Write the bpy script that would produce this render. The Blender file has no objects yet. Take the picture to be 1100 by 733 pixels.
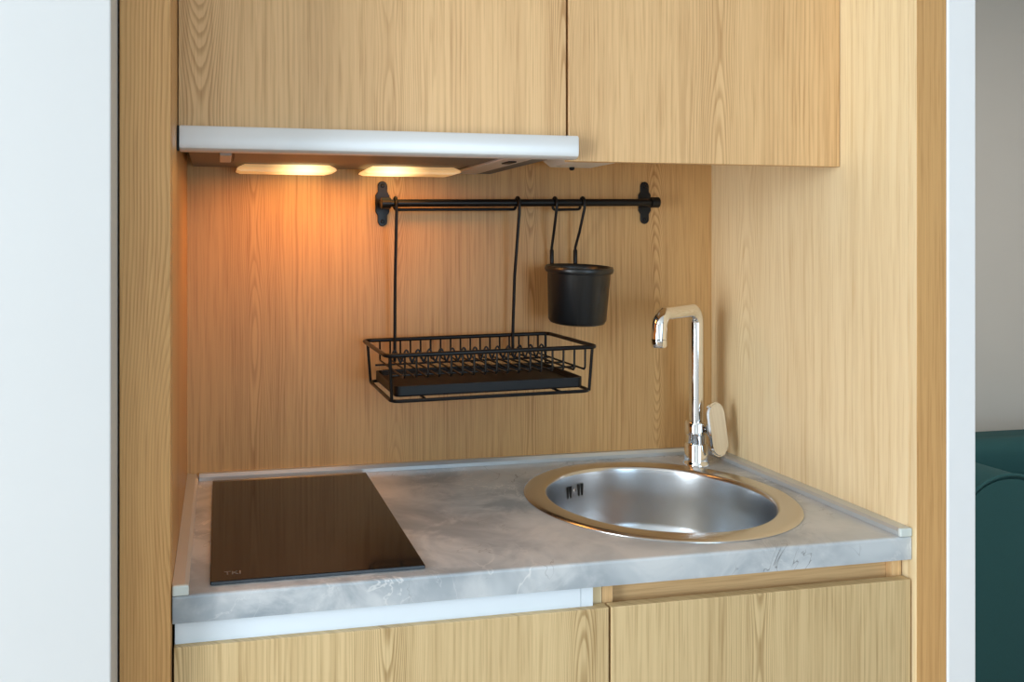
import bpy, bmesh, math, random
from mathutils import Vector, Matrix
random.seed(7)
scene = bpy.context.scene
COL = scene.collection
PI = math.pi

# ------------------------------------------------------------ camera, light, exposure
cam_data = bpy.data.cameras.new('camera')
cam = bpy.data.objects.new('camera', cam_data)
COL.objects.link(cam)
cam.location = (0.0648, -1.8366, 1.3952)
cam.rotation_euler = (PI / 2, 0, -0.2052)
cam_data.sensor_width = 36
cam_data.lens = 36 * 921.06 / 1100
cam_data.shift_x = (550 - 426.95) / 1100
cam_data.shift_y = -(366.5 - 260.58) / 1100
cam_data.clip_start = 0.02
scene.camera = cam

vs = scene.view_settings
vs.view_transform = 'Standard'
vs.look = 'None'
vs.gamma = 1
vs.use_curve_mapping = False
vs.exposure = 0.0

world = bpy.data.worlds.new('daylight')
scene.world = world
world.use_nodes = True
wb = world.node_tree.nodes['Background']
wb.inputs[0].default_value = (0.74, 0.88, 1.0, 1)
wb.inputs[1].default_value = 0.95


def area(name, loc, rot, sx, sy, power, color):
    d = bpy.data.lights.new(name, 'AREA')
    d.shape = 'RECTANGLE'
    d.size, d.size_y, d.energy, d.color = sx, sy, power, color
    o = bpy.data.objects.new(name, d)
    o.location, o.rotation_euler = loc, rot
    COL.objects.link(o)
    return o


DAY = (0.84, 0.93, 1.0)
area('window_daylight', (-2.53, -2.25, 1.22), (PI / 2, 0, -PI / 2), 0.9, 2.15, 118, DAY)   # in the side wall's window
area('window_daylight', (1.35, -3.93, 1.45), (PI / 2, 0, 0), 1.1, 1.7, 30, (0.58, 0.81, 1.0))          # in the rear wall's window
area('next_room_fill', (2.8, -0.6, 2.58), (0, 0, 0), 0.7, 0.7, 22, (1.0, 0.93, 0.84))      # unseen lamp added to brighten the next room


# ------------------------------------------------------------ materials
def new_mat(name):
    m = bpy.data.materials.new(name)
    m.use_nodes = True
    nt = m.node_tree
    return m, nt, nt.nodes['Principled BSDF']


class NT:
    def __init__(s, nt):
        s.nt = nt

    def node(s, t, **kw):
        n = s.nt.nodes.new(t)
        for k, v in kw.items():
            setattr(n, k, v)
        return n

    def link(s, a, b):
        s.nt.links.new(a, b)

    def val(s, inp, v):
        if hasattr(v, 'links'):
            s.link(v, inp)
        else:
            inp.default_value = v

    def math(s, op, a, b=0.0, c=0.0, clamp=False):
        n = s.node('ShaderNodeMath', operation=op, use_clamp=clamp)
        s.val(n.inputs[0], a); s.val(n.inputs[1], b); s.val(n.inputs[2], c)
        return n.outputs[0]

    def noise(s, vec, scale=1.0, detail=2.0, rough=0.5, dist=0.0):
        n = s.node('ShaderNodeTexNoise')
        s.link(vec, n.inputs['Vector'])
        n.inputs['Scale'].default_value = scale
        n.inputs['Detail'].default_value = detail
        n.inputs['Roughness'].default_value = rough
        n.inputs['Distortion'].default_value = dist
        return n.outputs[0]

    def comb(s, x, y, z):
        n = s.node('ShaderNodeCombineXYZ')
        s.val(n.inputs[0], x); s.val(n.inputs[1], y); s.val(n.inputs[2], z)
        return n.outputs[0]

    def smooth(s, v, a, b, lo=0.0, hi=1.0):
        n = s.node('ShaderNodeMapRange', interpolation_type='SMOOTHSTEP')
        s.link(v, n.inputs[0])
        n.inputs[1].default_value, n.inputs[2].default_value = a, b
        n.inputs[3].default_value, n.inputs[4].default_value = lo, hi
        return n.outputs[0]

    def mix(s, f, a, b, blend='MIX'):
        n = s.node('ShaderNodeMix', data_type='RGBA', blend_type=blend)
        s.val(n.inputs[0], f)
        for i, c in ((6, a), (7, b)):
            if hasattr(c, 'links'):
                s.link(c, n.inputs[i])
            else:
                n.inputs[i].default_value = (*c, 1)
        return n.outputs[2]

    def coords(s):
        t = s.node('ShaderNodeTexCoord')
        n = s.node('ShaderNodeSeparateXYZ')
        s.link(t.outputs['Object'], n.inputs[0])
        return n.outputs


def oak(name, seed=0.0, light=(0.77, 0.505, 0.25), dark=(0.47, 0.255, 0.10), horizontal=False, period=0.31, rough=0.42):
    """flat-sawn oak: straight grain at the sides of each leaf, arched cathedral figure in its middle"""
    m, nt, b = new_mat(name)
    n = NT(nt)
    x, y, z = n.coords()
    u = n.math('ADD', x, n.math('MULTIPLY', y, 0.93))
    v = z
    if horizontal:
        u, v = z, x
    # every leaf of veneer: t runs -1..1 across it
    wob = n.noise(n.comb(seed, n.math('MULTIPLY', u, 0.6), n.math('MULTIPLY', v, 1.3)), 1, 1)
    uu = n.math('ADD', n.math('ADD', u, seed * 0.377), n.math('MULTIPLY', n.math('SUBTRACT', wob, 0.5), 0.03))
    leaf = n.math('DIVIDE', uu, period)
    cell = n.math('FLOOR', leaf)
    t = n.math('MULTIPLY', n.math('SUBTRACT', n.math('FRACT', leaf), 0.5), 2.0)
    at = n.math('ABSOLUTE', t)
    # arched growth rings: parabola around the leaf axis, sliding along the height
    wv = n.noise(n.comb(n.math('MULTIPLY', cell, 7.3), seed + 3.0, n.math('MULTIPLY', v, 1.5)), 1, 1)
    n2 = n.noise(n.comb(n.math('MULTIPLY', u, 26.0), seed, n.math('MULTIPLY', v, 0.7)), 1, 2)
    arch = n.math('POWER', n.math('ADD', n.math('MULTIPLY', at, at), 0.010), 0.5)
    fade = n.math('POWER', 2.718, n.math('MULTIPLY', n.math('MULTIPLY', t, t), -11.0))
    ring = n.math('ADD', n.math('MULTIPLY', arch, 17.0), n.math('MULTIPLY', n.math('MULTIPLY', wv, fade), 44.0))
    n3 = n.noise(n.comb(n.math('MULTIPLY', u, 85.0), seed, n.math('MULTIPLY', v, 9.0)), 1, 2)
    ring = n.math('ADD', ring, n.math('ADD', n.math('MULTIPLY', n2, 1.6), n.math('MULTIPLY', n3, 0.55)))
    fr = n.math('FRACT', ring)
    line = n.math('MULTIPLY', n.smooth(fr, 0.30, 0.80), n.smooth(fr, 0.84, 1.0, 1.0, 0.0))
    patch = n.noise(n.comb(n.math('MULTIPLY', u, 9.0), seed + 9, n.math('MULTIPLY', v, 1.2)), 1, 1)
    line = n.math('MULTIPLY', line, n.smooth(patch, 0.3, 0.68, 0.25, 1.0))
    # pores and fibres
    f1 = n.noise(n.comb(n.math('MULTIPLY', u, 330.0), seed, n.math('MULTIPLY', v, 7.0)), 1, 2, 0.6)
    f2 = n.noise(n.comb(n.math('MULTIPLY', u, 120.0), seed + 5, n.math('MULTIPLY', v, 1.7)), 1, 2, 0.6)
    f3 = n.noise(n.comb(n.math('MULTIPLY', u, 14.0), seed + 2, n.math('MULTIPLY', v, 0.5)), 1, 2)
    k = n.math('MULTIPLY', line, n.math('ADD', 0.30, n.math('MULTIPLY', fade, 0.42)))
    k = n.math('ADD', k, n.smooth(f1, 0.46, 0.74, 0.0, 0.42))
    k = n.math('ADD', k, n.smooth(f2, 0.38, 0.72, 0.0, 0.20))
    k = n.math('ADD', k, n.smooth(f3, 0.35, 0.7, -0.05, 0.13))
    c = n.mix(n.math('ADD', k, 0.0, clamp=True), light, dark)
    n.link(c, b.inputs['Base Color'])
    b.inputs['Roughness'].default_value = rough
    b.inputs['Specular IOR Level'].default_value = 0.35
    bp = n.node('ShaderNodeBump')
    bp.inputs['Strength'].default_value = 0.08
    bp.inputs['Distance'].default_value = 0.0006
    n.link(n.math('SUBTRACT', 1.0, k), bp.inputs['Height'])
    n.link(bp.outputs[0], b.inputs['Normal'])
    return m


def plain(name, col, rough=0.5, metal=0.0, spec=0.5, mottle=0.04, scale=40.0, coat=0.0):
    """one colour with a faint unevenness"""
    m, nt, b = new_mat(name)
    n = NT(nt)
    t = n.node('ShaderNodeTexCoord')
    f = n.noise(t.outputs['Object'], scale, 3)
    lo = tuple(c * (1 - mottle) for c in col)
    hi = tuple(min(1, c * (1 + mottle)) for c in col)
    n.link(n.mix(f, lo, hi), b.inputs['Base Color'])
    b.inputs['Roughness'].default_value = rough
    b.inputs['Metallic'].default_value = metal
    b.inputs['Specular IOR Level'].default_value = spec
    b.inputs['Coat Weight'].default_value = coat
    return m


def brushed(name, col, rough=0.26, axis='x', amount=0.1, aniso=0.0):
    m, nt, b = new_mat(name)
    n = NT(nt)
    x, y, z = n.coords()
    if axis == 'x':
        v = n.comb(n.math('MULTIPLY', x, 3), n.math('MULTIPLY', y, 500), n.math('MULTIPLY', z, 500))
    else:
        v = n.comb(n.math('MULTIPLY', x, 60), n.math('MULTIPLY', y, 60), n.math('MULTIPLY', z, 700))
    f = n.noise(v, 1, 2)
    n.link(n.math('ADD', n.math('MULTIPLY', n.math('SUBTRACT', f, 0.5), amount * 2), rough), b.inputs['Roughness'])
    b.inputs['Base Color'].default_value = (*col, 1)
    b.inputs['Metallic'].default_value = 1.0
    b.inputs['Anisotropic'].default_value = aniso
    return m


def marble(name):
    m, nt, b = new_mat(name)
    n = NT(nt)
    t = n.node('ShaderNodeTexCoord')
    P = t.outputs['Object']
    big = n.noise(P, 3.2, 4, 0.6, 0.6)
    mid = n.noise(P, 9.0, 5, 0.62, 0.8)
    c = n.mix(n.smooth(big, 0.34, 0.64), (0.28, 0.325, 0.365), (0.57, 0.61, 0.635))
    c = n.mix(n.smooth(mid, 0.42, 0.68, 0.0, 0.7), c, (0.66, 0.68, 0.69))
    # white veins
    v1 = n.math('ABSOLUTE', n.math('SUBTRACT', n.noise(P, 5.0, 5, 0.6, 1.3), 0.5))
    veins = n.smooth(v1, 0.0, 0.012, 1.0, 0.0)
    msk = n.smooth(n.noise(P, 4.1, 2), 0.44, 0.66)
    c = n.mix(n.math('MULTIPLY', n.math('MULTIPLY', veins, msk), 0.75), c, (0.85, 0.84, 0.82))
    v2 = n.math('ABSOLUTE', n.math('SUBTRACT', n.noise(P, 8.3, 4, 0.55, 0.9), 0.52))
    dveins = n.smooth(v2, 0.0, 0.007, 1.0, 0.0)
    msk2 = n.smooth(n.noise(P, 6.7, 2), 0.48, 0.62)
    c = n.mix(n.math('MULTIPLY', n.math('MULTIPLY', dveins, msk2), 0.7), c, (0.11, 0.11, 0.115))
    n.link(c, b.inputs['Base Color'])
    b.inputs['Roughness'].default_value = 0.32
    b.inputs['Specular IOR Level'].default_value = 0.5
    return m


def emitter(name, col, strength, bulb=None):
    """frosted lamp cover, brightest next to the bulb behind it"""
    m, nt, b = new_mat(name)
    n = NT(nt)
    x, y, z = n.coords()
    d = n.math('ABSOLUTE', n.math('SUBTRACT', x, bulb))
    near = n.smooth(d, 0.0, 0.085, 1.0, 0.16)
    b.inputs['Base Color'].default_value = (0.9, 0.75, 0.5, 1)
    b.inputs['Roughness'].default_value = 0.3
    n.link(n.mix(near, (1.0, 0.45, 0.11), col), b.inputs['Emission Color'])
    n.link(n.math('MULTIPLY', near, strength), b.inputs['Emission Strength'])
    return m


OAK_BACK_SHADED = oak('oak_back_shaded', 1.7, (0.66, 0.40, 0.165), (0.39, 0.195, 0.065))  # oak made darker and warmer: niche shade and lamp glow in the colour
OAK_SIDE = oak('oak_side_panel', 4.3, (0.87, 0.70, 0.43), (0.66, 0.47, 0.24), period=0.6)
OAK_LEFT_SHADED = oak('oak_left_shaded', 2.2, (0.62, 0.365, 0.15), (0.38, 0.19, 0.065))  # left panel's shade and orange lamp light put into its oak colour
OAK_STILE = oak('oak_stile', 6.1, (0.67, 0.385, 0.15), (0.44, 0.22, 0.075), period=0.5)
OAK_DOOR_A = oak('oak_wall_door_left', 0.55)
OAK_DOOR_B = oak('oak_wall_door_right', 3.05)
OAK_DOOR_C = oak('oak_base_door_left', 5.2, (0.69, 0.515, 0.275), (0.38, 0.245, 0.105))
OAK_DOOR_D = oak('oak_base_door_right', 7.7, (0.69, 0.515, 0.275), (0.38, 0.245, 0.105))
OAK_CARC = oak('oak_carcass', 8.8)
OAK_RAIL = oak('oak_rail_board', 9.4, horizontal=True)
MARBLE = marble('grey_marble_laminate')
WALL_WHITE = plain('white_wall_paint', (0.60, 0.61, 0.61), 0.75, mottle=0.015, scale=6)
WALL_BEIGE = plain('beige_wall_paint', (0.72, 0.69, 0.64), 0.8, mottle=0.02, scale=5)
TRIM_WHITE = plain('white_painted_edge', (0.88, 0.89, 0.90), 0.45, mottle=0.01)
CEILING = plain('white_ceiling_paint', (0.78, 0.78, 0.77), 0.85, mottle=0.01)
FLOOR = oak('floor_planks', 11.0, (0.42, 0.30, 0.19), (0.26, 0.17, 0.10))
DARK_GAP = plain('shadow_joint', (0.02, 0.018, 0.016), 0.9)
HOOD_SILVER = plain('hood_silver', (0.74, 0.74, 0.735), 0.36, 0.25, mottle=0.01)
HOOD_GREY = plain('hood_underside_grey', (0.13, 0.125, 0.12), 0.45, 0.3)
HOOD_DARK = plain('hood_dark_grey', (0.13, 0.135, 0.14), 0.5, 0.3)
CLIP_GREY = plain('clip_light_grey', (0.62, 0.58, 0.55), 0.4, 0.3)
BLACK_METAL = plain('black_powder_coat', (0.005, 0.005, 0.0055), 0.33, 0.0, 0.28, mottle=0.1)
BLACK_PLASTIC = plain('black_plastic', (0.005, 0.005, 0.006), 0.42, 0.0, 0.3, mottle=0.1)
BLACK_CUP = plain('black_satin_cup', (0.004, 0.006, 0.008), 0.33, 0.0, 0.6, mottle=0.08)
CHROME = plain('chrome', (0.86, 0.87, 0.88), 0.06, 1.0, mottle=0.005)
STEEL = brushed('brushed_sink_steel', (0.62, 0.61, 0.60), 0.24, 'z', 0.01)
STEEL_BOWL = brushed('brushed_bowl_steel', (0.64, 0.67, 0.70), 0.27, 'z', 0.006)
ALU = plain('satin_aluminium_strip', (0.60, 0.645, 0.67), 0.3, 0.5, mottle=0.01)
CAP = plain('pale_plastic_cap', (0.62, 0.68, 0.66), 0.4, mottle=0.01)
GLASS = plain('black_ceramic_glass', (0.012, 0.0105, 0.0095), 0.08, 0.0, 0.45, mottle=0.03)
GLASS_EDGE = plain('glass_edge', (0.06, 0.075, 0.09), 0.15, 0.0, 0.6)
MARK = plain('printed_marking', (0.22, 0.20, 0.18), 0.5)
PANEL_WHITE = plain('white_melamine', (0.74, 0.82, 0.89), 0.4, mottle=0.01)
TEAL = plain('teal_upholstery', (0.016, 0.085, 0.090), 0.85, mottle=0.12, scale=260)
WHITE_PLASTIC = plain('white_plastic', (0.86, 0.86, 0.83), 0.35, mottle=0.01)
LENS_A = emitter('lamp_cover_left', (1.0, 0.72, 0.33), 2.4, 0.235)
LENS_B = emitter('lamp_cover_right', (1.0, 0.72, 0.33), 2.4, 0.415)


# ------------------------------------------------------------ mesh helpers
def obj(name, bm, mat, parent=None, smooth=False, loc=None):
    """link a bmesh (world coordinates) as ONE mesh object"""
    bmesh.ops.recalc_face_normals(bm, faces=bm.faces)
    me = bpy.data.meshes.new(name)
    bm.to_mesh(me)
    bm.free()
    for mt in (mat if isinstance(mat, (list, tuple)) else [mat]):
        me.materials.append(mt)
    o = bpy.data.objects.new(name, me)
    COL.objects.link(o)
    if smooth:
        for p in me.polygons:
            p.use_smooth = True
        try:
            me.set_sharp_from_angle(angle=math.radians(40))
        except Exception:
            pass
    if parent is not None:
        o.parent = parent
        o.matrix_parent_inverse = Matrix.Translation(-Vector(parent.location))
    return o


def thing(name, label, cat, loc, group=None):
    o = bpy.data.objects.new(name, None)
    o.empty_display_size = 0.05
    COL.objects.link(o)
    o.location = loc
    return tag(o, label, cat, group)


def tag(o, label, cat, group=None):
    o['label'] = label
    o['category'] = cat
    if group:
        o['group'] = group
    return o


def struct(o):
    o['kind'] = 'structure'
    return o


def box_into(bm, x0, x1, y0, y1, z0, z1, bev=0.0, seg=2, mi=0):
    t = bmesh.new()
    vsx = [t.verts.new((x, y, z)) for x in (x0, x1) for y in (y0, y1) for z in (z0, z1)]
    for f in ((0, 1, 3, 2), (4, 6, 7, 5), (0, 4, 5, 1), (2, 3, 7, 6), (0, 2, 6, 4), (1, 5, 7, 3)):
        t.faces.new([vsx[i] for i in f])
    if bev > 0:
        bmesh.ops.bevel(t, geom=list(t.edges), offset=bev, segments=seg, affect='EDGES', profile=0.5)
    for f in t.faces:
        f.material_index = mi
    me = bpy.data.meshes.new('tmp')
    t.to_mesh(me)
    t.free()
    bm.from_mesh(me)
    bpy.data.meshes.remove(me)
    return bm


def box(x0, x1, y0, y1, z0, z1, bev=0.0, seg=2):
    return box_into(bmesh.new(), x0, x1, y0, y1, z0, z1, bev, seg)


def arc_path(pts, rad, n=6, closed=False):
    """polyline with its corners rounded"""
    P = [Vector(p) for p in pts]
    N = len(P)
    out = []
    for i in range(N):
        if not closed and i in (0, N - 1):
            out.append(P[i]); continue
        a, b, c = P[i - 1], P[i], P[(i + 1) % N]
        r = rad[i] if isinstance(rad, (list, tuple)) else rad
        d1, d2 = (a - b).normalized(), (c - b).normalized()
        ang = d1.angle(d2)
        if ang > PI - 0.02 or r <= 0:
            out.append(b); continue
        l = min(r / math.tan(ang / 2), (a - b).length * 0.49, (c - b).length * 0.49)
        rr = l * math.tan(ang / 2)
        bis = (d1 + d2).normalized()
        cen = b + bis * (rr / math.sin(ang / 2))
        p1, p2 = b + d1 * l, b + d2 * l
        v1, v2 = p1 - cen, p2 - cen
        ax = v1.cross(v2).normalized()
        tot = v1.angle(v2)
        for k in range(n + 1):
            out.append(cen + Matrix.Rotation(tot * k / n, 3, ax) @ v1)
    return out


def tube_into(bm, path, r, sides=10, closed=False, cap=True):
    P = [Vector(p) for p in path]
    Q = [P[0]]
    for p in P[1:]:
        if (p - Q[-1]).length > 1e-6:
            Q.append(p)
    if closed and (Q[0] - Q[-1]).length < 1e-6:
        Q.pop()
    P = Q
    N = len(P)
    tang = []
    for i in range(N):
        if closed:
            d = P[(i + 1) % N] - P[i - 1]
        else:
            d = P[min(i + 1, N - 1)] - P[max(i - 1, 0)]
        tang.append(d.normalized())
    up = Vector((0, 0, 1)) if abs(tang[0].z) < 0.9 else Vector((0, 1, 0))
    nrm = (up - tang[0] * up.dot(tang[0])).normalized()
    rings = []
    for i in range(N):
        if i:
            nrm = tang[i - 1].rotation_difference(tang[i]) @ nrm
            nrm = (nrm - tang[i] * nrm.dot(tang[i])).normalized()
        bi = tang[i].cross(nrm)
        rr = r[i] if isinstance(r, (list, tuple)) else r
        rings.append([bm.verts.new(P[i] + (nrm * math.cos(a) + bi * math.sin(a)) * rr)
                      for a in (2 * PI * k / sides for k in range(sides))])
    for i in range(N if closed else N - 1):
        A, B = rings[i], rings[(i + 1) % N]
        off = 0
        if closed and i == N - 1:   # match twist at the seam
            off = min(range(sides), key=lambda s: (A[0].co - B[s].co).length)
        for k in range(sides):
            bm.faces.new((A[k], A[(k + 1) % sides], B[(k + 1 + off) % sides], B[(k + off) % sides]))
    if cap and not closed:
        bm.faces.new(rings[0][::-1])
        bm.faces.new(rings[-1])
    return bm


def tube(path, r, sides=10, closed=False):
    return tube_into(bmesh.new(), path, r, sides, closed)


def lathe_into(bm, prof, cx, cy, seg=48, close_ends=True):
    rings = []
    for r, z in prof:
        if r < 1e-6:
            rings.append([bm.verts.new((cx, cy, z))])
        else:
            rings.append([bm.verts.new((cx + r * math.cos(2 * PI * k / seg), cy + r * math.sin(2 * PI * k / seg), z)) for k in range(seg)])
    for A, B in zip(rings, rings[1:]):
        for k in range(seg):
            k2 = (k + 1) % seg
            if len(A) == 1 and len(B) > 1:
                bm.faces.new((A[0], B[k], B[k2]))
            elif len(B) == 1 and len(A) > 1:
                bm.faces.new((A[k], B[0], A[k2]))
            elif len(A) > 1:
                bm.faces.new((A[k], B[k], B[k2], A[k2]))
    return bm


def lathe(prof, cx, cy, seg=48):
    return lathe_into(bmesh.new(), prof, cx, cy, seg)


def prism(outline, normal_axis, a, b, bev=0.0, seg=2):
    """outline = 2-D points; extruded between a and b along an axis ('x','y','z')"""
    bm = bmesh.new()

    def P(u, v, w):
        return {'y': (u, w, v), 'x': (w, u, v), 'z': (u, v, w)}[normal_axis]
    A = [bm.verts.new(P(u, v, a)) for u, v in outline]
    B = [bm.verts.new(P(u, v, b)) for u, v in outline]
    fa, fb = bm.faces.new(A), bm.faces.new(B[::-1])
    n = len(A)
    for i in range(n):
        bm.faces.new((A[i], B[i], B[(i + 1) % n], A[(i + 1) % n]))
    if bev:
        bmesh.ops.recalc_face_normals(bm, faces=bm.faces)
        bmesh.ops.bevel(bm, geom=list(set(fa.edges) | set(fb.edges)), offset=bev, segments=seg, affect='EDGES')
    return bm


def roundrect(x0, x1, y0, y1, r, n=6):
    pts = []
    for cx, cy, a0 in ((x1 - r, y1 - r, 0), (x0 + r, y1 - r, 90), (x0 + r, y0 + r, 180), (x1 - r, y0 + r, 270)):
        for k in range(n + 1):
            a = math.radians(a0 + 90 * k / n)
            pts.append((cx + r * math.cos(a), cy + r * math.sin(a)))
    return pts


def xform(bm, mat):
    bmesh.ops.transform(bm, matrix=mat, verts=bm.verts)
    return bm


W = 1.2069          # inner width of the kitchenette niche
ZT = 0.9            # worktop surface

# ------------------------------------------------------------ the setting
struct(obj('floor', box(-2.6, 5.2, -4.0, 2.0, -0.05, 0.0), FLOOR))
struct(obj('ceiling', box(-2.6, 5.2, -4.0, 2.0, 2.6, 2.65), CEILING))
struct(obj('wall_back', box(-0.07, W + 0.06, 0.0, 0.02, 0.0, 2.6), OAK_BACK_SHADED))
struct(obj('wall_left', box(-0.0695, 0.0, -0.592, 0.0, 0.0, 2.6), OAK_LEFT_SHADED))
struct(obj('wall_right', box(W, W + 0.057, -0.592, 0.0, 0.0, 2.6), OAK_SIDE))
struct(obj('trim_1', box(-0.0685, -0.0008, -0.610, -0.592, 0.0, 2.6, 0.0006, 1), OAK_STILE))
o = struct(obj('trim_2', box(W + 0.0004, W + 0.0585, -0.610, -0.592, 0.0, 2.6, 0.0006, 1), [OAK_STILE, OAK_SIDE]))
for p in o.data.polygons:          # pale edge band on the niche side
    if p.normal.x < -0.9:
        p.material_index = 1
bm = box(W + 0.059, W + 0.116, -0.612, 0.10, 0.0, 2.6, 0.003, 2)
struct(obj('trim_3', bm, TRIM_WHITE))
bm = box(-2.6, -0.0715, -0.68, -0.50, 0.0, 2.6, 0.002, 2)
struct(obj('wall_front', bm, WALL_WHITE))
bm = bmesh.new()
for y0, y1, z0, z1 in ((-4.0, -3.0, 0, 2.6), (-1.5, -0.5, 0, 2.6), (-3.0, -1.5, 0, 0.06), (-3.0, -1.5, 2.4, 2.6)):
    box_into(bm, -2.68, -2.6, y0, y1, z0, z1)
struct(obj('wall_side', bm, WALL_WHITE))
bm = bmesh.new()
for a in ((-3.0, -2.95, 0.06, 2.4), (-1.55, -1.5, 0.06, 2.4), (-2.95, -1.55, 0.06, 0.11), (-2.95, -1.55, 2.35, 2.4)):
    box_into(bm, -2.67, -2.61, *a)
struct(obj('window_1', bm, TRIM_WHITE))
struct(obj('wall_far', box(-0.2, 5.2, 1.25, 1.3, 0.0, 2.6), WALL_BEIGE))
struct(obj('wall_east', box(5.2, 5.25, -4.0, 1.3, 0.0, 2.6), WALL_BEIGE))
# rear wall, behind the viewer, with its window
bm = bmesh.new()
for x0, x1, z0, z1 in ((-2.6, 0.75, 0, 2.6), (1.95, 5.2, 0, 2.6), (0.75, 1.95, 0, 0.55), (0.75, 1.95, 2.35, 2.6)):
    box_into(bm, x0, x1, -4.1, -4.0, z0, z1)
struct(obj('wall_rear', bm, WALL_WHITE))
bm = bmesh.new()
for a in ((0.75, 0.80, 0.55, 2.35), (1.90, 1.95, 0.55, 2.35), (0.80, 1.90, 0.55, 0.6), (0.80, 1.90, 2.3, 2.35)):
    box_into(bm, a[0], a[1], -4.08, -4.01, a[2], a[3])
struct(obj('window_2', bm, TRIM_WHITE))

# ------------------------------------------------------------ upper cabinets
YD = -0.43           # face of the wall cabinet doors
ZL = 1.5375          # lower edge of the right door
c = thing('wall_cabinet', 'left oak wall cabinet directly above the silver range hood', 'cabinet', (0.33, -0.2, 1.66))
bm = box(0.001, 0.6605, YD + 0.0195, -0.001, 1.70, 2.40)
obj('carcass', bm, OAK_CARC, c)
obj('door', box(0.0015, 0.6585, YD, YD + 0.0185, 1.578, 2.40, 0.0008, 1), OAK_DOOR_A, c)
c = thing('wall_cabinet', 'right oak wall cabinet over the sink, beside the range hood', 'cabinet', (0.93, -0.2, 1.58))
bm = box(0.6625, W - 0.0008, YD + 0.0195, -0.001, 1.579, 2.40)
obj('carcass', bm, OAK_CARC, c)
obj('door', box(0.6632, W - 0.0012, YD, YD + 0.0185, ZL, 2.40, 0.0008, 1), OAK_DOOR_B, c)

# small light fitting under the right cabinet
c = thing('light_fitting', 'small pale under-cabinet light plate to the right of the range hood', 'light', (0.82, -0.13, 1.579))
bm = bmesh.new()
top = [(0.764, -0.205), (0.884, -0.205), (0.884, -0.055), (0.764, -0.055)]
low = [(0.776, -0.196), (0.870, -0.196), (0.870, -0.064), (0.776, -0.064)]
A = [bm.verts.new((x, y, 1.579)) for x, y in top]
A2 = [bm.verts.new((x, y, 1.573)) for x, y in top]
B = [bm.verts.new((x, y, 1.560)) for x, y in low]
bm.faces.new(A); bm.faces.new(B)
for U, V in ((A, A2), (A2, B)):
    for i in range(4):
        bm.faces.new((U[i], U[(i + 1) % 4], V[(i + 1) % 4], V[i]))
obj('housing', bm, WHITE_PLASTIC, c)
obj('push_button', lathe([(0, 1.5605), (0.006, 1.5605), (0.006, 1.5555), (0.004, 1.5535), (0, 1.553)], 0.822, -0.075, 16), BLACK_PLASTIC, c, True)

# ------------------------------------------------------------ range hood
h = thing('range_hood', 'slim silver pull-out range hood with two lit lamps under the left cabinet', 'range hood', (0.33, -0.22, 1.54))
prof = [(-0.4315, 1.5795), (-0.4555, 1.5785), (-0.458, 1.575), (-0.458, 1.549), (-0.4565, 1.5435), (-0.452, 1.5405), (-0.446, 1.5392), (-0.4315, 1.5392)]
bm = prism(prof, 'x', 0.004, 0.6705)
bmesh.ops.bevel(bm, geom=[e for e in bm.edges if abs(e.verts[0].co.x - e.verts[1].co.x) < 1e-6], offset=0.0012, segments=2, affect='EDGES')
obj('visor', bm, HOOD_SILVER, h, True)
obj('gap_shade_strip', box(0.0006, 0.0036, -0.452, -0.436, 1.540, 1.579), BLACK_PLASTIC, h)  # black strip stands in for the shaded gap beside the visor
bm = bmesh.new()
box_into(bm, 0.012, 0.652, -0.428, -0.022, 1.5515, 1.568, 0.002, 1)
box_into(bm, 0.03, 0.645, -0.40, -0.022, 1.568, 1.698)
obj('housing', bm, HOOD_GREY, h)
# perforated filter plate in front of the lamps
obj('grease_filter', box(0.09, 0.555, -0.42, -0.215, 1.5455, 1.5512, 0.0015, 1), HOOD_GREY, h)
obj('side_tray', box(0.618, 0.650, -0.425, -0.03, 1.5455, 1.5512, 0.0015, 1), HOOD_DARK, h)
cs = obj('control_strip', box(0.565, 0.6165, -0.418, -0.03, 1.5445, 1.5512, 0.0015, 1), CLIP_GREY, h)
obj('switch', box(0.584, 0.600, -0.34, -0.30, 1.5420, 1.5444, 0.0008, 1), BLACK_PLASTIC, cs)
bm = bmesh.new()
box_into(bm, 0.066, 0.086, -0.345, -0.215, 1.5435, 1.5512, 0.001, 1)
obj('filter_catch', bm, CLIP_GREY, h)


def lamp(x0, x1, mat, xb):
    bm = bmesh.new()
    y0, y1, zt, zb = -0.108, -0.022, 1.5514, 1.5370
    e = 0.016
    rows = [[(x0 + e, y0 + 0.003, zt), (x1 - e, y0 + 0.003, zt), (x1 - e, y1, zt), (x0 + e, y1, zt)],
            [(x0 + e * .2, y0, zt - 0.006), (x1 - e * .2, y0, zt - 0.006), (x1 - e * .2, y1, zt - 0.006), (x0 + e * .2, y1, zt - 0.006)],
            [(x0, y0 + 0.006, zt - 0.010), (x1, y0 + 0.006, zt - 0.010), (x1, y1, zt - 0.010), (x0, y1, zt - 0.010)],
            [(x0 + 0.008, y0 + 0.006, zb), (x1 - 0.018, y0 + 0.006, zb), (x1 - 0.018, y1 - 0.012, zb), (x0 + 0.008, y1 - 0.012, zb)]]
    R = [[bm.verts.new(p) for p in r] for r in rows]
    bm.faces.new(R[0]); bm.faces.new(R[-1])
    for U, V in zip(R, R[1:]):
        for i in range(4):
            bm.faces.new((U[i], U[(i + 1) % 4], V[(i + 1) % 4], V[i]))
    obj('lamp_cover', bm, mat, h)
    d = bpy.data.lights.new('hood_lamp', 'AREA')
    d.shape = 'RECTANGLE'
    d.size, d.size_y = 0.18, 0.09
    d.color = (1.0, 0.37, 0.065)
    d.energy = LAMP_W[0 if x0 < 0.2 else 1]
    o = bpy.data.objects.new('hood_lamp', d)
    o.location = (xb, -0.15, zb - 0.002)
    COL.objects.link(o)


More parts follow.
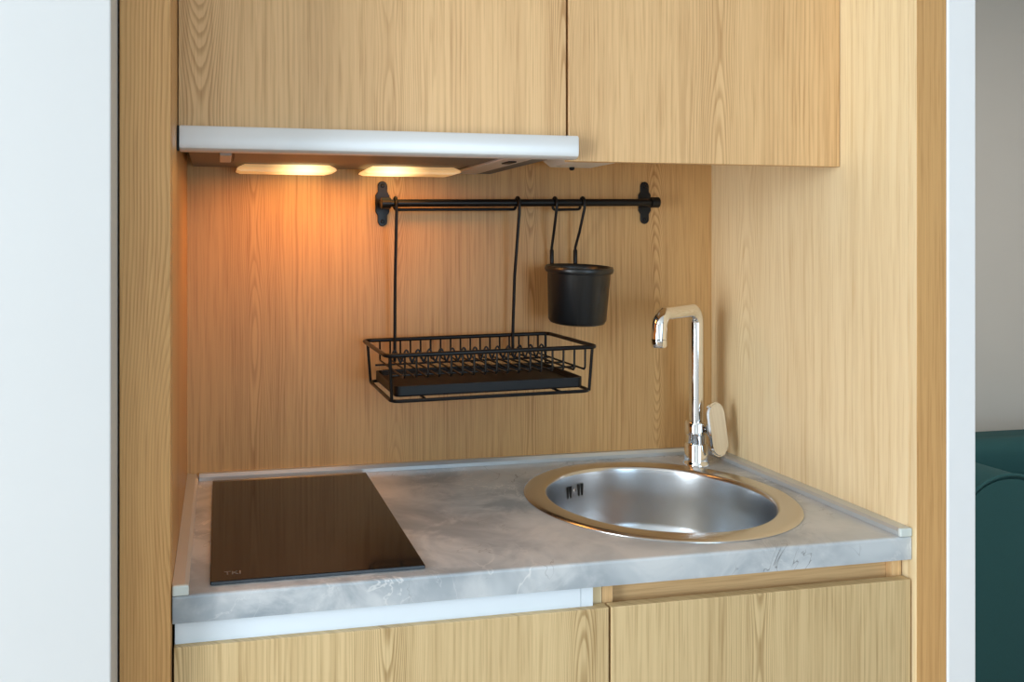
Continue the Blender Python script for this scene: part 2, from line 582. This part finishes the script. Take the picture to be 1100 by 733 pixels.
LAMP_W = (0.88, 0.5)
lamp(0.099, 0.300, LENS_A, 0.225)
lamp(0.357, 0.562, LENS_B, 0.42)

# ------------------------------------------------------------ worktop with the sink cut-out
SX, SY, SR = 0.9002, -0.3067, 0.2584
bm = bmesh.new()
x0, x1, y0, y1 = 0.0012, W - 0.0008, -0.600, -0.0008
rb = 0.004
outer = [(x0, y0), (x1, y0), (x1, y1), (x0, y1)]
rings = {}
for nm, z, ins in (('t', ZT, rb), ('a', ZT - rb * 0.3, rb * 0.3), ('s', ZT - rb, 0), ('l', ZT - 0.0385, 0)):
    rings[nm] = [bm.verts.new((x, y + (ins if y == y0 else 0), z)) for x, y in outer]
for a, b_ in (('t', 'a'), ('a', 's'), ('s', 'l')):
    for i in range(4):
        bm.faces.new((rings[a][i], rings[a][(i + 1) % 4], rings[b_][(i + 1) % 4], rings[b_][i]))
NS = 64
holes = [[bm.verts.new((SX + 0.228 * math.cos(2 * PI * k / NS), SY + 0.228 * math.sin(2 * PI * k / NS), z)) for k in range(NS)] for z in (ZT, ZT - 0.0385)]
for k in range(NS):
    bm.faces.new((holes[0][k], holes[0][(k + 1) % NS], holes[1][(k + 1) % NS], holes[1][k]))
for nm, hl in (('t', holes[0]), ('l', holes[1])):
    es = []
    for i in range(4):
        es.append(bm.edges.get((rings[nm][i], rings[nm][(i + 1) % 4])))
    for k in range(NS):
        es.append(bm.edges.get((hl[k], hl[(k + 1) % NS])))
    bmesh.ops.triangle_fill(bm, edges=es, use_beauty=True)
tag(obj('worktop', bm, MARBLE), 'grey marbled kitchen worktop carrying the hob and round sink', 'worktop')

# sealing strips round the worktop
HS = 0.0145
c = tag(obj('sealing_strip', prism([(-0.0165, ZT + 0.0003), (-0.0165, ZT + 0.008), (-0.012, ZT + HS), (-0.0006, ZT + HS), (-0.0006, ZT + 0.0003)], 'x', 0.0245, W - 0.0215), ALU),
        'long grey sealing strip along the oak back panel behind the hob', 'trim strip', 'sealing strips round the worktop')


def side_strip(xw, s, label):
    t = thing('sealing_strip', label, 'trim strip', (xw + s * 0.01, -0.3, ZT), 'sealing strips round the worktop')
    a = [(xw + s * 0.0006, ZT + 0.0003), (xw + s * 0.0006, ZT + HS), (xw + s * 0.017, ZT + HS - 0.002), (xw + s * 0.0225, ZT + 0.0085), (xw + s * 0.0225, ZT + 0.0003)]
    obj('strip', prism(a, 'y', -0.594, -0.0008), ALU, t)
    xs = sorted((xw + s * 0.0006, xw + s * 0.0235))
    obj('end_cap', box(xs[0], xs[1], -0.602, -0.5942, ZT + 0.0003, ZT + HS + 0.0005, 0.0022, 2), CAP, t)['label'] = 'pale end cap'


side_strip(0.0, 1, 'short sealing strip on the left oak panel beside the hob')
side_strip(W, -1, 'short grey sealing strip on the right oak panel beside the sink')

# ------------------------------------------------------------ base cabinets
YB = -0.601
ZD = 0.8285          # top edge of the base doors
c = thing('base_cabinet', 'left oak base cabinet under the hob, with a white strip above its door', 'cabinet', (0.33, -0.3, 0.0))
bm = bmesh.new()
box_into(bm, 0.004, 0.022, -0.578, -0.004, 0.10, 0.860)
box_into(bm, 0.022, 0.636, -0.578, -0.004, 0.10, 0.118)
box_into(bm, 0.022, 0.636, -0.022, -0.004, 0.118, 0.70)
box_into(bm, 0.022, 0.636, -0.52, -0.50, 0.0, 0.10)
obj('carcass', bm, OAK_CARC, c)
obj('side_panel', box(0.6365, 0.6552, -0.580, -0.004, 0.10, 0.860, 0.0008, 1), OAK_SIDE, c)
obj('door', box(0.0032, 0.6570, YB, YB + 0.0185, 0.12, ZD, 0.0012, 2), OAK_DOOR_C, c)
obj('front_strip', box(0.0040, 0.6150, -0.590, -0.5805, 0.800, 0.8608), PANEL_WHITE, c)['label'] = 'white strip under the worktop'
obj('strip_end', box(0.6158, 0.6355, -0.590, -0.5805, 0.800, 0.8608), PANEL_WHITE, c)
c = thing('base_cabinet', 'right oak base cabinet under the round sink', 'cabinet', (0.93, -0.3, 0.0))
bm = bmesh.new()
box_into(bm, 0.674, 1.186, -0.578, -0.004, 0.10, 0.118)
box_into(bm, 0.674, 1.186, -0.022, -0.004, 0.118, 0.70)
box_into(bm, 0.674, 1.186, -0.52, -0.50, 0.0, 0.10)
obj('carcass', bm, OAK_CARC, c)
for a, b_ in ((0.6562, 0.6740), (1.1862, 1.2045)):
    obj('side_panel', box(a, b_, -0.580, -0.004, 0.10, 0.860, 0.0008, 1), OAK_CARC, c)
obj('front_rail', box(0.6745, 1.1857, -0.566, -0.548, 0.770, 0.8608), OAK_RAIL, c)
obj('door', box(0.6612, W - 0.0035, YB, YB + 0.0185, 0.12, ZD, 0.0012, 2), OAK_DOOR_D, c)

# ------------------------------------------------------------ hob
hob = thing('cooktop', 'black glass cooktop set on the left of the marbled worktop', 'cooktop', (0.21, -0.3, ZT))
bm = bmesh.new()
box_into(bm, 0.052, 0.3714, -0.5715, -0.0345, ZT + 0.0006, ZT + 0.0056, 0.0012, 2)
obj('glass_plate', bm, GLASS, hob)
obj('front_edge', box(0.0535, 0.370, -0.5725, -0.5717, ZT + 0.0012, ZT + 0.0048), GLASS_EDGE, hob)['label'] = 'grey bevelled front edge'


def text_mesh(s, size):
    cu = bpy.data.curves.new('lettering', 'FONT')
    cu.body = s
    cu.size = size
    cu.extrude = 0.00012
    o = bpy.data.objects.new('lettering', cu)
    COL.objects.link(o)
    dg = bpy.context.evaluated_depsgraph_get()
    me = bpy.data.meshes.new_from_object(o.evaluated_get(dg))
    bm = bmesh.new()
    bm.from_mesh(me)
    bpy.data.objects.remove(o)
    bpy.data.curves.remove(cu)
    bpy.data.meshes.remove(me)
    return bm


bm = text_mesh('TKI', 0.017)
xform(bm, Matrix.Translation((0.072, -0.549, ZT + 0.0058)))
obj('lettering', bm, MARK, hob)

# ------------------------------------------------------------ sink
s = thing('sink', 'round brushed steel sink set into the right of the worktop', 'sink', (SX, SY, ZT))
Z0 = ZT + 0.0004
obj('rim', lathe([(0.2125, Z0 - 0.004), (0.2135, Z0 + 0.0005), (0.2165, Z0 + 0.0030), (0.221, Z0 + 0.0040), (0.250, Z0 + 0.0045), (0.2555, Z0 + 0.0035), (0.2582, Z0 + 0.0012), (0.2584, Z0), (0.2265, Z0), (0.2160, Z0 - 0.004), (0.2125, Z0 - 0.004)], SX, SY, 96), STEEL, s, True)
obj('bowl', lathe([(0.2156, Z0 - 0.0042), (0.2122, Z0 - 0.0042), (0.2110, Z0 - 0.012), (0.2085, Z0 - 0.06), (0.205, Z0 - 0.115), (0.198, Z0 - 0.135), (0.182, Z0 - 0.148), (0.155, Z0 - 0.154), (0.05, Z0 - 0.160), (0.045, Z0 - 0.163), (0.0, Z0 - 0.163),
                   (0.0, Z0 - 0.165), (0.155, Z0 - 0.157), (0.186, Z0 - 0.151), (0.2015, Z0 - 0.137), (0.2085, Z0 - 0.115), (0.2120, Z0 - 0.06), (0.2156, Z0 - 0.0042)], SX, SY, 96), STEEL_BOWL, s, True)
dr = obj('drain', lathe([(0.0, Z0 - 0.1628), (0.040, Z0 - 0.1628), (0.043, Z0 - 0.160), (0.036, Z0 - 0.158), (0.030, Z0 - 0.1605), (0, Z0 - 0.1605)], SX, SY, 32), CHROME, s, True)


def wall_r(dz):
    return 0.2085 + (0.2110 - 0.2085) * (dz + 0.06) / 0.048


A0 = math.atan2(-0.120 - SY, 0.812 - SX)
for k, da in enumerate((0.115, 0.07, -0.055, -0.10)):
    a = A0 + da
    bm = bmesh.new()
    box_into(bm, -0.0016, 0.0006, -0.0026, 0.0026, -0.013, 0.013, 0.0010, 2)
    xform(bm, Matrix.Translation((SX + (wall_r(-0.04) - 0.0002) * math.cos(a), SY + (wall_r(-0.04) - 0.0002) * math.sin(a), Z0 - 0.037 + 0.0)) @ Matrix.Rotation(a, 4, 'Z') @ Matrix.Rotation(-0.05, 4, 'Y'))
    obj('overflow_slot', bm, DARK_GAP, s)['label'] = 'dark overflow slot'
bm = bmesh.new()
lathe_into(bm, [(0, 0.0018), (0.0035, 0.0014), (0.0045, 0), (0, 0)], 0, 0, 16)
a = A0 + 0.008
xform(bm, Matrix.Translation((SX + (wall_r(-0.04) - 0.0006) * math.cos(a), SY + (wall_r(-0.04) - 0.0006) * math.sin(a), Z0 - 0.037)) @ Matrix.Rotation(a, 4, 'Z') @ Matrix.Rotation(-PI / 2, 4, 'Y'))
obj('overflow_screw', bm, CHROME, s, True)

# ------------------------------------------------------------ faucet
FX, FY = 1.1060, -0.1010
f = thing('faucet', 'chrome swan-neck mixer tap in the corner behind the sink', 'faucet', (FX, FY, ZT))
zf = ZT + 0.0004
obj('base', lathe([(0, zf), (0.0285, zf), (0.0285, zf + 0.004), (0.0262, zf + 0.007), (0.0250, zf + 0.012), (0.0250, zf + 0.046), (0.0235, zf + 0.049), (0.0, zf + 0.049)], FX, FY, 40), CHROME, f, True)
obj('body', lathe([(0, zf + 0.0492), (0.0222, zf + 0.0492), (0.0222, zf + 0.067), (0.0245, zf + 0.069), (0.0245, zf + 0.094), (0.0225, zf + 0.097), (0.0, zf + 0.097)], FX, FY, 40), CHROME, f, True)
TDX, TDY = -0.143, -0.100
p = arc_path([(FX, FY, zf + 0.0972), (FX, FY, zf + 0.346), (FX + TDX, FY + TDY, zf + 0.345), (FX + TDX * 1.03, FY + TDY * 1.03, zf + 0.293)], [0, 0.030, 0.042, 0], 14)
obj('spout', tube(p, 0.0155, 24), CHROME, f, True)
pe = p[-1]
obj('aerator', lathe([(0, pe.z - 0.0002), (0.0164, pe.z - 0.0002), (0.0164, pe.z - 0.013), (0.0145, pe.z - 0.016), (0.0, pe.z - 0.016)], pe.x, pe.y, 24), CHROME, f, True)
bm = bmesh.new()
tube_into(bm, [(FX + 0.0248, FY - 0.004, zf + 0.081), (FX + 0.034, FY - 0.018, zf + 0.081)], 0.0135, 20)
stub = obj('lever_hub', bm, CHROME, f, True)
# upright paddle lever
hw, hh = 0.0275, 0.0595
pts = []
for k in range(13):
    a = PI * k / 12
    pts.append((hw * math.cos(a), hh - hw + hw * math.sin(a)))
for k in range(13):
    a = PI + PI * k / 12
    pts.append((hw * math.cos(a), -(hh - hw) + hw * math.sin(a)))
bm = prism(pts, 'y', -0.006, 0.006, 0.0035, 3)
xform(bm, Matrix.Translation((FX + 0.032, FY - 0.030, zf + 0.083)) @ Matrix.Rotation(0.30, 4, 'Z') @ Matrix.Rotation(-0.07, 4, 'Y') @ Matrix.Rotation(-0.10, 4, 'X'))
obj('lever', bm, CHROME, f, True)

# ------------------------------------------------------------ hanging rail
RA, RY = Vector((0.412, -0.047, 1.4787)), -0.047
RB = Vector((1.034, -0.047, 1.4862))


def rail_z(x):
    return RA.z + (RB.z - RA.z) * (x - RA.x) / (RB.x - RA.x)


r = thing('hanging_rail', 'black metal hanging rail screwed to the oak back panel', 'rail', (0.72, -0.03, 1.47))
dirx = (RB - RA).normalized()
obj('bar', tube([RA - dirx * 0.004, RB + dirx * 0.004], 0.0082, 20), BLACK_METAL, r, True)
for P in (RA, RB):
    e = 1 if P is RB else -1
    pl = bmesh.new()
    pts = []
    W2, W1, H1, H2 = 0.0155, 0.0105, 0.022, 0.0385
    for k in range(9):
        a = PI * k / 8
        pts.append((W1 * math.cos(a), H2 + W1 * math.sin(a)))
    pts += [(-W1, H1 + 0.004), (-W2, H1 - 0.004), (-W2, -H1 + 0.004), (-W1, -H1 - 0.004)]
    for k in range(9):
        a = PI + PI * k / 8
        pts.append((W1 * math.cos(a), -H2 + W1 * math.sin(a)))
    pts += [(W1, -H1 - 0.004), (W2, -H1 + 0.004), (W2, H1 - 0.004), (W1, H1 + 0.004)]
    xo = P.x - e * 0.001
    bm = prism([(x + xo, z + P.z + 0.001) for x, z in pts], 'y', -0.0045, -0.0005, 0.001, 1)
    br = obj('bracket', bm, BLACK_METAL, r)
    bm = tube([(P.x, -0.0046, P.z), (P.x, -0.047, P.z)], 0.0085, 16)
    tube_into(bm, [P - dirx * 0.010, P - dirx * 0.0095, P + dirx * 0.0095, P + dirx * 0.010], [0.011, 0.0122, 0.0122, 0.011], 20)
    obj('post', bm, BLACK_METAL, br, True)
    for sz in (0.039, -0.039):
        bm = bmesh.new()
        lathe_into(bm, [(0, 0.0022), (0.003, 0.0018), (0.0045, 0), (0, 0)], 0, 0, 14)
        xform(bm, Matrix.Translation((xo, -0.0046, P.z + sz + 0.001)) @ Matrix.Rotation(PI / 2, 4, 'X'))
        obj('screw', bm, BLACK_METAL, br, True)


def hook(x0, x1, rw, drop=0.0185):
    """wire that comes up behind the rail on one side, over it and down the front, on both ends"""
    rad = 0.0082 + rw + 0.0004

    def over(x):
        z = rail_z(x)
        return [Vector((x, -0.047 + rad * math.cos(a), z + rad * math.sin(a))) for a in [PI * k / 10 for k in range(11)]]
    return over(x0), over(x1), rad


# ------------------------------------------------------------ dish rack on the rail
d = thing('dish_rack', 'black wire dish rack with drip tray hanging from the rail', 'dish rack', (0.576, -0.15, 1.10))
TILT = 0.0165
XC = 0.576


def T(x, y, z):      # the rack hangs slightly out of level
    return Vector((x, y, z + (x - XC) * TILT))


rx0, rx1, ry0, ry1 = 0.367, 0.7855, -0.281, -0.0285
ZR = 1.1885
path = arc_path([T(rx0, ry0, ZR), T(rx1, ry0, ZR), T(rx1, ry1, ZR), T(rx0, ry1, ZR)], 0.016, 6, True)
obj('top_rim', tube(path, 0.0042, 10, True), BLACK_METAL, d, True)
bx0, bx1, by0, by1, ZB = 0.379, 0.775, -0.276, -0.036, 1.1025
bm = bmesh.new()
tube_into(bm, arc_path([T(bx0, by0, ZB), T(bx1, by0, ZB), T(bx1, by1, ZB), T(bx0, by1, ZB)], 0.018, 6, True), 0.0034, 8, True)
for x in (0.445, 0.715):
    tube_into(bm, [T(x, by0, ZB), T(x, by1, ZB)], 0.0026, 8)
obj('lower_frame', bm, BLACK_METAL, d, True)
for x, xb, y, yb in ((rx0 + 0.008, bx0 + 0.001, ry0 + 0.004, by0 + 0.006), (rx1 - 0.008, bx1 - 0.001, ry0 + 0.004, by0 + 0.006), (rx0 + 0.008, bx0 + 0.001, ry1 - 0.004, by1 - 0.006), (rx1 - 0.008, bx1 - 0.001, ry1 - 0.004, by1 - 0.006)):
    obj('corner_post', tube([T(x, y, ZR - 0.002), T(xb, yb, ZB)], 0.0031, 8), BLACK_METAL, d, True)
ZU = 1.1455
for k in range(17):
    x = 0.4026 + 0.0224 * k
    pth = arc_path([T(x, ry0, ZR - 0.003), T(x, ry0 + 0.001, ZU), T(x, ry1 - 0.001, ZU), T(x, ry1, ZR - 0.003)], 0.007, 4)
    obj('basket_wire', tube(pth, 0.0021, 6), BLACK_METAL, d, True)
bm = bmesh.new()
for y in (-0.215, -0.150, -0.070):
    tube_into(bm, [T(0.385, y, ZU - 0.0042), T(0.770, y, ZU - 0.0042)], 0.0021, 6)
obj('cross_wires', bm, BLACK_METAL, d, True)
pth = []
for k in range(14 * 12 + 1):
    t = k / 12
    hgt = (0.5 - 0.5 * math.cos(2 * PI * t)) ** 0.8
    pth.append(T(0.4050 + 0.0245 * t, -0.115, ZU + 0.0045 + 0.026 * hgt))
obj('plate_divider', tube(pth, 0.0021, 6), BLACK_METAL, d, True)
# drip tray: shallow dish with a flat lip
bm = bmesh.new()
tz0, tz1 = 1.1075, 1.1275
o1 = roundrect(0.388, 0.766, -0.262, -0.052, 0.012)
o2 = roundrect(0.3895, 0.7645, -0.2605, -0.0535, 0.012)
o3 = roundrect(0.3915, 0.7625, -0.2585, -0.0555, 0.011)
o4 = roundrect(0.396, 0.758, -0.254, -0.060, 0.010)
R = [[bm.verts.new(T(x, y, z)) for x, y in o] for o, z in ((o2, tz0), (o1, tz0 + 0.003), (o1, tz1), (o3, tz1), (o4, tz1 - 0.010))]
bm.faces.new(R[0]); bm.faces.new(R[-1])
nn = len(o1)
for U, V in zip(R, R[1:]):
    for i in range(nn):
        bm.faces.new((U[i], U[(i + 1) % nn], V[(i + 1) % nn], V[i]))
obj('drip_tray', bm, BLACK_PLASTIC, d)
rw = 0.0034
ov0, ov1, rad = hook(0.4328, 0.7065, rw)
zb = ov0[0].z - 0.0135
front0 = [Vector((0.4328, -0.047 - rad, ov0[-1].z - 0.02)), Vector((0.4338, -0.040, 1.32)), Vector((0.4340, ry1 - 0.006, 1.18)), Vector((0.4340, ry1 - 0.006, ZU - 0.006))]
front1 = [Vector((0.7065, -0.047 - rad, ov1[-1].z - 0.02)), Vector((0.7030, -0.038, 1.32)), Vector((0.7000, ry1 - 0.006, 1.19)), Vector((0.7000, ry1 - 0.006, ZU))]
back = arc_path([ov0[0], Vector((0.4328, -0.047 + rad, zb)), Vector((0.7065, -0.047 + rad, zb + 0.003)), ov1[0]], 0.006, 5)
full = front0[::-1] + ov0[::-1] + back[1:-1] + ov1 + front1
obj('hanger', tube(full, rw, 10), BLACK_METAL, d, True)

# ------------------------------------------------------------ cup on the rail
cu = thing('utensil_cup', 'black utensil cup hanging by a wire hook from the rail', 'cup', (0.835, -0.09, 1.22))
prof = [(0, 0.0), (0.052, 0.0), (0.062, 0.003), (0.0665, 0.010), (0.0718, 0.110), (0.0722, 0.111), (0.0765, 0.112), (0.0785, 0.116), (0.0785, 0.121), (0.0765, 0.1245), (0.0735, 0.1250), (0.0705, 0.122), (0.0695, 0.112), (0.0645, 0.011), (0.060, 0.006), (0, 0.005)]
bm = lathe(prof, 0, 0, 64)
CM = Matrix.Translation((0.8235, -0.098, 1.2195)) @ Matrix.Rotation(0.015, 4, 'Y') @ Matrix.Rotation(0.06, 4, 'X')
xform(bm, CM @ Matrix.Diagonal((0.93, 0.93, 1, 1)))
obj('cup', bm, BLACK_CUP, cu, True)
rw = 0.0031
hx0, hx1 = 0.7935, 0.8590
ov0, ov1, rad = hook(hx0, hx1, rw)
e0 = Vector((0.7955, -0.0245, 1.3535))
e1 = Vector((0.8520, -0.0240, 1.3535))
back = arc_path([ov0[0], Vector((hx0, -0.047 + rad, ov0[0].z - 0.0155)), Vector((hx1, -0.047 + rad, ov1[0].z - 0.0145)), ov1[0]], 0.007, 5)
front = lambda ov, x, e: [Vector((x, -0.047 - rad, ov[-1].z - 0.012)), Vector(((x + e.x) / 2 - 0.001, (-0.047 - rad + e.y) / 2, (ov[-1].z + e.z) / 2)), e + Vector((0, 0, 0.03)), e]
full = front(ov0, hx0, e0)[::-1] + ov0[::-1] + back[1:-1] + ov1 + front(ov1, hx1, e1)
obj('wire_hook', tube(full, rw, 10), BLACK_METAL, cu, True)
for e in (e0, e1):
    obj('ferrule', tube([e + Vector((0, 0, 0.026)), e + Vector((0, 0, 0.024)), e + Vector((0, 0, -0.005)), e + Vector((0, 0, -0.012))], [0.0034, 0.0046, 0.0046, 0.0040], 12), BLACK_METAL, cu, True)

# ------------------------------------------------------------ sofa in the next room
so = thing('sofa', 'dark teal upholstered sofa in the next room beyond the white wall edge', 'sofa', (3.1, 0.75, 0.0))


def cushion(name, x0, x1, y0, y1, z0, z1, bev, seg=5):
    return obj(name, box(x0, x1, y0, y1, z0, z1, bev, seg), TEAL, so, True)


cushion('seat_base', 2.55, 3.9, 0.50, 1.10, 0.10, 0.40, 0.03)
cushion('seat_cushion', 2.66, 3.8, 0.48, 0.98, 0.402, 0.52, 0.045)
cushion('backrest', 2.35, 4.0, 0.90, 1.16, 0.02, 0.62, 0.05)
cushion('back_cushion', 2.72, 3.6, 0.80, 0.92, 0.50, 0.66, 0.05)
pts = [(2.30, 0.006)]
for k in range(17):
    a = PI - PI * k / 16
    pts.append((2.475 + 0.175 * math.cos(a), 0.53 + 0.14 * math.sin(a)))
pts.append((2.65, 0.006))
obj('armrest', prism(pts, 'y', 0.39, 0.895, 0.012, 3), TEAL, so, True)
obj('piping', tube([(x, 0.392, z) for x, z in pts[1:-1]], 0.006, 8), TEAL, so, True)
for x in (2.72, 3.8):
    for y in (0.56, 1.05):
        obj('leg', lathe([(0, 0), (0.016, 0), (0.022, 0.099), (0, 0.099)], x, y, 16), BLACK_PLASTIC, so, True)
